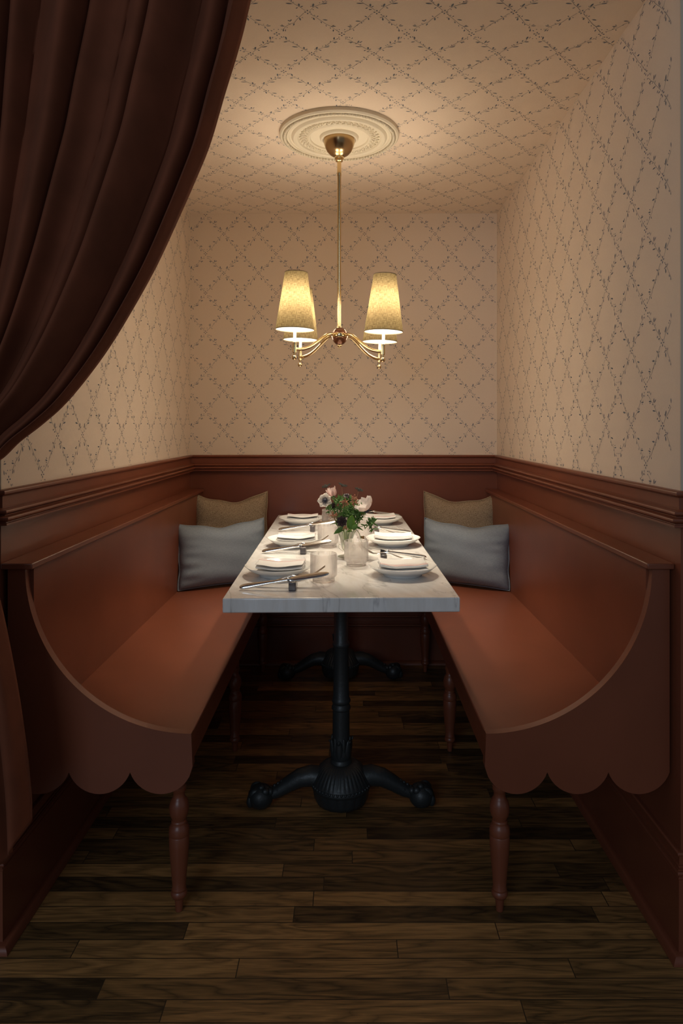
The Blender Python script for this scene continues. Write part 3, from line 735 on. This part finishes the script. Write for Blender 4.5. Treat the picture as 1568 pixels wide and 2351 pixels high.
def make_fork():
    r = thing('table_fork', '', 'fork', group='table forks along the table')
    def sec(x):
        pts = [(-.105, .0040), (-.06, .0140), (-.02, .0275), (-.005, .0305), (.008, .0290), (.020, .0262), (.035, .0264), (.055, .035), (.072, .0455), (.085, .0560)]
        for (a, b_), (c, d) in zip(pts[:-1], pts[1:]):
            if x <= c: t = (x-a)/(c-a); return b_+(d-b_)*t
        return pts[-1][1]
    hs = [(-.105, .002, .001), (-.103, .0055, .0016), (-.095, .0080, .0018), (-.08, .0082, .0018), (-.05, .0055, .0018), (-.02, .0032, .0020), (-.004, .0028, .0021), (.006, .0036, .0018), (.014, .0080, .0014), (.022, .0112, .0012), (.034, .0118, .0011), (.040, .0116, .0010)]
    loft(MB(), [(x, 0, sec(x), a, b_, 0) for x, a, b_ in hs], 12).build('handle', M['steel'], r, smooth=60)
    for q in (-.0095, -.0032, .0032, .0095):
        mb = MB(); loft(mb, [(x, q*(1-.06*(x-.038)/.05), sec(x), (.0017 if x < .08 else .0008), .0009, 0) for x in (.037, .047, .057, .067, .077, .086)], 8)
        mb.build('tine', M['steel'], r, smooth=60)
    return r
def make_rest():
    o_ = MB().box(-.010, .010, -.032, .032, .0002, RH).build('cutlery_rest', M['horn']); bevel(o_, .0025, 3); return o_
KN, FK, RS = make_knife(), make_fork(), make_rest()
tag(RS, '', 'cutlery rest', 'dark cutlery rests along the table')
CS = [(-.150, 1.852, 0), (-.156, 2.372, 0), (-.150, 2.872, 0), (.1146, 2.238, pi), (.1135, 2.772, pi), (.110, 3.296, pi)]
WHR = ['left side of the table, nearest the front edge', 'left side of the table, beside the middle plate', 'left side of the table, nearest the back wall', 'right side of the table, behind the front plate', 'right side of the table, behind the middle plate', 'right side of the table, behind the rearmost plate']
for i, (x, y, rz) in enumerate(CS):
    s = -1 if rz else 1
    kr = radians((1.5, -1, 0, 2, -1, 1)[i])
    kp = (x, y-s*.013, TZ); fp = (x, y+s*.020, TZ); fr = radians((2, 4, 1, -12, -9, -3)[i])
    if i == 0:
        KN.location, KN.rotation_euler, FK.location, FK.rotation_euler, RS.location = kp, (0, 0, kr), fp, (0, 0, fr), (x, y, TZ)
        k_, f_, r_ = KN, FK, RS
    else:
        k_ = copytree(KN, kp, rz+kr); f_ = copytree(FK, fp, rz+fr); r_ = copytree(RS, (x, y, TZ), rz)
    k_['label'] = 'polished steel table knife, ' + WHR[i]; f_['label'] = 'polished steel fork with tines up, ' + WHR[i]; r_['label'] = 'small dark bar holding knife and fork, ' + WHR[i]
# tumblers
def make_tumbler():
    r = thing('tumbler', '', 'glass', group='ribbed tumblers down the middle of the table')
    N = 240
    rib = lambda a, k: 1+(.006*cos(a*60) if 6 <= k <= 9 else 0)
    pr = [(.0001, .0), (.0285, .0), (.0310, .0015), (.0315, .004), (.0315, .0125), (.0355, .0160), (.0378, .0200), (.0380, .030), (.0380, .060), (.0380, .0700), (.0380, .0790), (.0374, .0803), (.0366, .0803), (.0361, .0790), (.0361, .0300), (.0355, .0215), (.0300, .0130), (.0200, .0110), (.0001, .0105)]
    MB().lathe(pr, N, rmod=rib).build('ribbed_wall', M['glass'], r, smooth=50)
    return r
G0 = None
GL = [(-.0703, 1.934, 'ribbed clear tumbler nearest the front edge of the table, left of centre'), (.0247, 2.153, 'ribbed clear tumbler in front of the flower vase, right of centre'), (-.074, 2.487, 'ribbed clear tumbler left of the vase, beside the middle left plate'),
      (-.077, 2.952, 'ribbed clear tumbler at the back of the table, below the white anemone'), (.064, 2.649, 'ribbed clear tumbler right of the vase, beside the middle right plate'), (.006, 2.960, 'ribbed clear tumbler at the back of the table, hidden behind the bouquet')]
for x, y, lb in GL:
    if G0 is None: G0 = make_tumbler(); G0.location = (x, y, TZ+.0002); G0['label'] = lb
    else: copytree(G0, (x, y, TZ+.0002), 0, lb)
# vase
VX, VY = -.007, 2.305
vs_ = thing('vase', 'small footed fluted glass vase holding the flowers', 'vase', (VX, VY, TZ+.0002))
pr = [(.0001, 0), (.028, 0), (.029, .0015), (.027, .003), (.014, .0055), (.007, .009), (.0062, .015), (.0095, .020), (.0145, .026), (.0165, .033), (.0175, .042), (.021, .060), (.027, .076), (.0345, .0885), (.0335, .0890), (.026, .077), (.0195, .060), (.0158, .042), (.0148, .034), (.012, .027), (.006, .022), (.0001, .021)]
MB().lathe(pr, 144, rmod=lambda a, k: 1+(.03*cos(a*14) if 9 <= k <= 13 else 0)).build('bowl', M['vase_glass'], vs_, smooth=60)
for sg in (-1, 1):
    MB().tube([(sg*.017, 0, .040), (sg*.025, 0, .042), (sg*.0275, 0, .036), (sg*.024, 0, .028), (sg*.016, 0, .022), (sg*.009, 0, .018)], .0018, 8).build('handle', M['vase_glass'], vs_)

# ---------------------------------------------------------------- flowers
VB = Vector((VX, VY, TZ))
def basis(n):
    n = Vector(n).normalized(); u = n.cross(Vector((0, 0, 1)))
    if u.length < .05: u = Vector((1, 0, 0))
    u.normalize(); v = n.cross(u); return Matrix((u, v, n)).transposed()
def stempts(top, base, bow=(0, 0, 0), n=9):
    top, base, bow = Vector(top), Vector(base), Vector(bow)
    mid = VB + Vector(((base.x-VX)*.2+(top.x-VX)*.25, (top.y-VY)*.2, .092)) + bow
    ps = []
    for k in range(n):
        t = k/(n-1)
        ps.append(base*(1-t)**2 + mid*2*t*(1-t) + top*t*t)
    return ps
def in_vase(i):
    a = i*2.4; return VB + Vector((.006*cos(a), .006*sin(a), .026+.002*(i % 3)))
def petal(mb, R, c, ang, r0, r1, wid, cup, curl, mi=0, ruf=0, seed=0):
    ca, sa = cos(ang), sin(ang)
    def fn(u, v):
        x = (u-.5)*2; t = v
        w_ = wid*(sin(pi*min(1, .12+t*.80))**.7)*(.95 if t < .95 else .8)
        rr = r0+(r1-r0)*t*(1-.12*x*x*t)
        z = cup*(t**1.5) + curl*t*t*t + .18*wid*(x*x)*(1-t*.3) + ruf*sin(7*x+seed+5*t)*t
        p = Vector((rr, x*w_*.5, z)); p = Vector((p.x*ca-p.y*sa, p.x*sa+p.y*ca, p.z))
        return c + R @ p
    mb.grid(fn, 6, 7, mi); return mb
fi = 0
def anemone(c, n, rad, cup, pm, label, closed=False, np_=7):
    global fi; fi += 1
    c = Vector(c); R = basis(n); root = thing('anemone', label, 'flower', c)
    for k in range(np_):
        ph = 2*pi*k/np_ + fi; lay = k % 2
        mb = MB(); petal(mb, R, Vector((0, 0, 0)), ph, .002, rad*(1-.1*lay), rad*(1.25 if closed else .95), cup*(1+.1*lay), 0, ruf=.0012, seed=k*1.7+fi)
        mb.build('petal', pm, root, merge=False, smooth=80)
    mb = MB().ball(R @ Vector((0, 0, .003)), rad*.24, 12, 8)
    for k in range(26):
        a = 2*pi*k/26; q = rad*(.30+.05*(k % 3)); mb.tube([R @ Vector((0, 0, .002)), R @ Vector((q*cos(a), q*sin(a), .005))], .0003, 5); mb.ball(R @ Vector((q*cos(a), q*sin(a), .005)), .0011, 6, 4)
    mb.build('flower_eye', M['flower_eye'], root)
    st = stempts(c - R @ Vector((0, 0, .001)), in_vase(fi)); MB().tube([p-c for p in st], .0014, 8).build('stem', M['stem'], root)
anemone((-.078, 2.295, .949), (-.25, -1, .28), .0265, .005, M['petal_white'], 'open cream-white anemone with dark eye at the left of the bouquet')
anemone((-.050, 2.32, .957), (-.35, .1, 1), .019, .031, M['petal_pink'], 'half-closed pale pink anemone at the top left of the bouquet', True, 6)
anemone((.062, 2.30, .914), (-.50, -.12, .9), .041, .034, M['petal_blush'], 'large blush-white anemone seen from behind, right side of the bouquet', True, 6)
def cosmos(c, n, rad, label):
    global fi; fi += 1
    c = Vector(c); R = basis(n); root = thing('chocolate_cosmos', label, 'flower', c)
    mb = MB()
    for k in range(8): petal(mb, R, Vector((0, 0, 0)), 2*pi*k/8+fi, .001, rad, rad*.75, -.002+.002*(k % 2), 0, ruf=.001, seed=k)
    mb.build('petals', M['petal_dark'], root, merge=False, smooth=80)
    mb = MB()
    for k in range(14):
        a = k*2.4; q = .0008*sqrt(k)*1.3; mb.ball(R @ Vector((q*cos(a)*1.3, q*sin(a)*1.3, .002)), .0013, 6, 4)
    mb.build('flower_eye', M['petal_dark'], root)
    MB().tube([p-c for p in stempts(c, in_vase(fi))], .0010, 8).build('stem', M['stem'], root)
cosmos((-.022, 2.262, .884), (.05, -1, .1), .0195, 'large near-black maroon blossom at the front of the bouquet above the vase rim')
cosmos((-.006, 2.33, .962), (.1, -.6, 1), .015, 'near-black maroon blossom at the top middle of the bouquet')
cosmos((-.052, 2.29, .932), (-.8, -.6, .3), .012, 'small near-black maroon blossom below the white anemone')
def umbel(c, n, rad, label):
    global fi; fi += 1
    c = Vector(c); R = basis(n); root = thing('dark_umbel', label, 'flower', c); mb = MB()
    rnd = random.Random(fi)
    for k in range(11):
        a = 2*pi*k/11*1.0+rnd.uniform(-.2, .2); q = rad*(.3 if k % 3 == 0 else .85)*rnd.uniform(.85, 1.1)
        e = R @ Vector((q*cos(a), q*sin(a), rad*.12))
        mb.tube([R @ Vector((0, 0, -rad*.35)), e], .0004, 5)
        for j in range(9):
            b_ = 2*pi*j/9; mb.ball(e + R @ Vector((.0028*cos(b_), .0028*sin(b_), rnd.uniform(-.0006, .001))), .0012, 6, 4)
    mb.build('flower_head', M['umbel'], root)
    MB().tube([p-c for p in stempts(c - R @ Vector((0, 0, rad*.35)), in_vase(fi))], .0008, 8).build('stem', simple('reddish_stem', (.30, .16, .07), .6) if fi == 7 else bpy.data.materials['reddish_stem'], root)
umbel((-.076, 2.33, .994), (-.35, -.25, 1), .0155, 'flat dark umbel flower above the cream-white anemone')
umbel((-.021, 2.36, .995), (.35, -.12, 1), .0165, 'flat dark umbel flower at the very top of the bouquet')
umbel((.036, 2.35, .980), (.35, -.12, 1), .0165, 'flat dark umbel flower at the upper right of the bouquet')
def sprig(name, c, rad, nst, kind, matl, label, cat='sprig', base=None):
    global fi; fi += 1
    c = Vector(c); root = thing(name, label, cat, c); rnd = random.Random(fi*3)
    mb = MB(); sm = MB()
    for k in range(nst):
        d = Vector((rnd.gauss(0, 1), rnd.gauss(0, .8), rnd.gauss(.15, .9))).normalized()*rad*rnd.uniform(.4, 1)
        if kind == 'bud':
            sm.tube([(0, 0, -rad*.3), d], .0004, 5)
            for j in range(4): mb.ball(d*(1-.2*j)+Vector((rnd.uniform(-.001, .001), 0, rnd.uniform(-.001, .001))), rnd.uniform(.0013, .0021), 6, 5)
        else:
            R = basis(d + Vector((0, -.3, .2))); sm.tube([(0, 0, -rad*.3), d], .0005, 5)
            for j in range(3):
                ll = rad*rnd.uniform(.45, .75); petal(mb, basis(Vector((rnd.uniform(-1, 1), -1, rnd.uniform(.1, 1)))), d*.8, rnd.uniform(0, 6.28), 0, ll, ll*(.30 if kind == 'feather' else .5), ll*.15, 0)
    mb.build('buds' if kind == 'bud' else 'leaves', matl, root, merge=False, smooth=80)
    st = stempts(c-Vector((0, 0, rad*.3)), in_vase(fi)) if base is None else base
    sm.tube([Vector(p)-c for p in st], .0011, 8); sm.build('stem', M['stem'], root)
sprig('flowering_sprig', (-.050, 2.272, .902), .019, 24, 'bud', M['bronze_bud'], 'rusty red bud cluster at the left, beside the black blossom')
sprig('flowering_sprig', (-.012, 2.275, .943), .018, 22, 'bud', M['bronze_bud'], 'rusty red bud cluster in the upper middle of the bouquet')
sprig('flowering_sprig', (.020, 2.285, .950), .022, 26, 'bud', M['bronze_bud'], 'rusty red bud cluster left of the blush anemone')
sprig('flowering_sprig', (-.010, 2.262, .862), .011, 12, 'bud', M['bronze_bud'], 'rusty red bud cluster right at the vase rim')
sprig('leafy_sprig', (-.020, 2.285, .905), .024, 20, 'feather', M['leaf'], 'dense green foliage above the large black blossom')
sprig('leafy_sprig', (.022, 2.285, .895), .026, 20, 'feather', M['leaf'], 'dense green foliage behind the broad bright leaf')
sprig('leafy_sprig', (.010, 2.32, .938), .024, 20, 'feather', M['leaf'], 'green foliage between the rusty buds at the top')
sprig('leafy_sprig', (-.032, 2.30, .948), .024, 20, 'feather', M['leaf'], 'feathery green foliage under the pink anemone')
sprig('leafy_sprig', (-.056, 2.30, .925), .022, 20, 'feather', M['leaf'], 'feathery green foliage under the white anemone')
sprig('leafy_sprig', (.000, 2.30, .918), .028, 26, 'feather', M['leaf'], 'dense green foliage in the middle of the bouquet')
sprig('leafy_sprig', (.036, 2.30, .915), .026, 22, 'feather', M['leaf'], 'feathery green foliage below the blush anemone')
sprig('leafy_sprig', (-.036, 2.31, .890), .020, 12, 'broad', M['leaf'], 'green leaves at the left just above the vase rim')
sprig('leafy_sprig', (.010, 2.275, .862), .018, 9, 'broad', M['leaf_bright'], 'bright green leaves at the right just above the vase rim')
rp = [VB+Vector((.004, -.002, .03)), VB+Vector((.018, -.005, .078)), VB+Vector((.032, -.008, .100)), VB+Vector((.052, -.012, .103)), VB+Vector((.070, -.014, .112)), VB+Vector((.076, -.015, .120))]
sprig('leafy_sprig', (.074, 2.285, .872), .028, 16, 'feather', M['leaf'], 'green sprig reaching out to the right of the vase', base=rp)
rp = [VB+Vector((.006, -.006, .03)), VB+Vector((.022, -.014, .080)), VB+Vector((.034, -.018, .094)), VB+Vector((.043, -.020, .082)), VB+Vector((.049, -.022, .062)), VB+Vector((.052, -.022, .045))]
sprig('dried_sprig', (.046, 2.284, .826), .010, 12, 'bud', M['amber_bud'], 'amber dried sprig drooping over the right of the vase rim', base=rp)
def bigleaf(c, d, n, L, W_, m_, label):
    global fi; fi += 1
    c = Vector(c); d = Vector(d).normalized(); n = Vector(n).normalized(); u = d.cross(n).normalized(); n = u.cross(d)
    root = thing('leaf', label, 'leaf', c)
    def fn(a, t):
        x = (a-.5)*2; w_ = W_/2*sin(pi*min(1, .04+t*.96))**.8*(1.1-.3*t)
        return d*L*t + u*x*w_ + n*(.18*W_*(x*x) - .25*L*t*t)
    MB().grid(fn, 6, 12).build('blade', m_, root, merge=False, smooth=80)
    MB().tube([p-c for p in stempts(c, in_vase(fi))], .0011, 8).build('stem', M['stem_pale'], root)
bigleaf((.006, 2.262, .858), (.12, -.05, 1), (-.2, -1, .1), .048, .030, M['leaf_bright'], 'broad bright green leaf standing right of the black blossom')
bigleaf((-.012, 2.27, .862), (-1, -.2, -.45), (-.3, -1, .5), .042, .018, M['leaf'], 'pointed green leaf hanging left over the vase rim')
bigleaf((.004, 2.27, .868), (1, -.1, -.15), (.1, -.6, 1), .046, .014, M['leaf'], 'long green leaf lying right over the vase rim')
bigleaf((-.020, 2.27, .876), (-1, -.1, .10), (0, -.5, 1), .042, .006, M['leaf'], 'thin green leaf pointing left toward the knife')
bigleaf((.014, 2.25, .860), (.5, -.4, .6), (.2, -1, .2), .026, .018, M['leaf'], 'short green leaf leaning right beside the broad one')
bigleaf((-.020, 2.285, .895), (.12, -.05, 1), (0, -1, 0), .034, .006, M['stem_pale'], 'pale green curved shoot in the middle of the bouquet')

# ---------------------------------------------------------------- curtain
cur = thing('curtain', 'dark oxblood velvet curtain drawn back to the left of the opening', 'curtain', (-.85, 1.42, .33))
CP = Vector(cur.location)
LEAD = [(-.150, 2.42), (-.170, 2.26), (-.210, 2.074), (-.232, 1.985), (-.259, 1.895), (-.290, 1.788), (-.322, 1.708), (-.357, 1.627), (-.402, 1.529), (-.456, 1.431), (-.500, 1.359), (-.545, 1.2965), (-.590, 1.243), (-.6345, 1.203), (-.679, 1.168), (-.715, 1.133), (-.760, 1.108), (-.800, 1.090)]
def samp(P, t):
    k = t*(len(P)-1); i = min(int(k), len(P)-2); f = k-i
    p0_, p1, p2, p3 = P[max(i-1, 0)], P[i], P[i+1], P[min(i+2, len(P)-1)]
    return tuple(.5*((2*b_)+(-a+c)*f+(2*a-5*b_+4*c-d)*f*f+(-a+3*b_-3*c+d)*f**3) for a, b_, c, d in zip(p0_, p1, p2, p3))
def warp(s): return s + .012*sin(s*23+.6) + .008*sin(s*51+2)
NF = 15
def fold(s, t):
    q = warp(s)*NF + .35*sin(t*2.2+s*9)
    a = abs(sin(pi*(q+.06)))**.62
    amp = .6+.4*sin(s*37.0+1.3)
    return a*amp + .12*sin(q*5.1+3*t)
def T_s(s): return (-.800-.10*s, 1.090+.17*s)
def upper(s, t):
    lx, lz = samp(LEAD, t); tx, tz = T_s(s); topx = -.15-1.10*s
    kx = (topx-tx)/(-.15+.80); kz = (2.42-tz)/(2.42-1.09)
    x = tx + kx*(lx+.80); z = tz + kz*(lz-1.09)
    amp = .085*(1-.5*t); hem = min(1, s/.012)
    y = 1.435 - amp*fold(s, t)*hem - .03*t
    return Vector((x, y, z))-CP
LOW = [(-.800, 1.090), (-.765, .99), (-.738, .91), (-.715, .823), (-.697, .7335), (-.684, .66), (-.675, .599), (-.660, .483), (-.655, .385)]
def lower(s, t):
    lx, lz = samp(LOW, t); tx, tz = T_s(s)
    bz = .385-.075*min(1, s/.10)-.03*min(1, s/.5); bx = -.655-.50*s
    kx = (bx-tx)/(-.655+.80); kz = (bz-tz)/(.385-1.09)
    if kx < 0: x = tx+(bx-tx)*(lx+.80)/.145
    else: x = tx+kx*(lx+.80)
    z = tz+kz*(lz-1.09)
    y = 1.405 - (.033+.03*t)*fold(s*.9, 1+t)*min(1, s/.015) + .01*t
    return Vector((x, y, z))-CP
mb = MB(); mb.grid(upper, 420, 90); mb.grid(lower, 300, 60)
# keep every fold in front of the wall
mb.v = [(x, min(y, YF-.012-CP.y), z) for x, y, z in mb.v]
o = mb.build('drape', M['velvet'], cur, smooth=80, merge=False)
sd = o.modifiers.new('solid', 'SOLIDIFY'); sd.thickness = .003; sd.offset = 0
# tie that gathers the cloth and the inner back layer
MB().tube([(-.775-CP.x, 1.36-CP.y, 1.06-CP.z), (-.80-CP.x, 1.335-CP.y, 1.10-CP.z), (-.87-CP.x, 1.33-CP.y, 1.20-CP.z), (-.93-CP.x, 1.36-CP.y, 1.29-CP.z), (-.94-CP.x, 1.50-CP.y, 1.32-CP.z)], .008, 10).build('tieback', M['velvet'], cur)
def back(u, v): return Vector((-.722-.34*u+.006*sin(v*5), 1.470+.012*sin(u*21), .56-(.27-.02*u)*v))-CP
b_ = MB().grid(back, 60, 20).build('back_layer', M['velvet'], cur, merge=False, smooth=80)
sd = b_.modifiers.new('solid', 'SOLIDIFY'); sd.thickness = .003
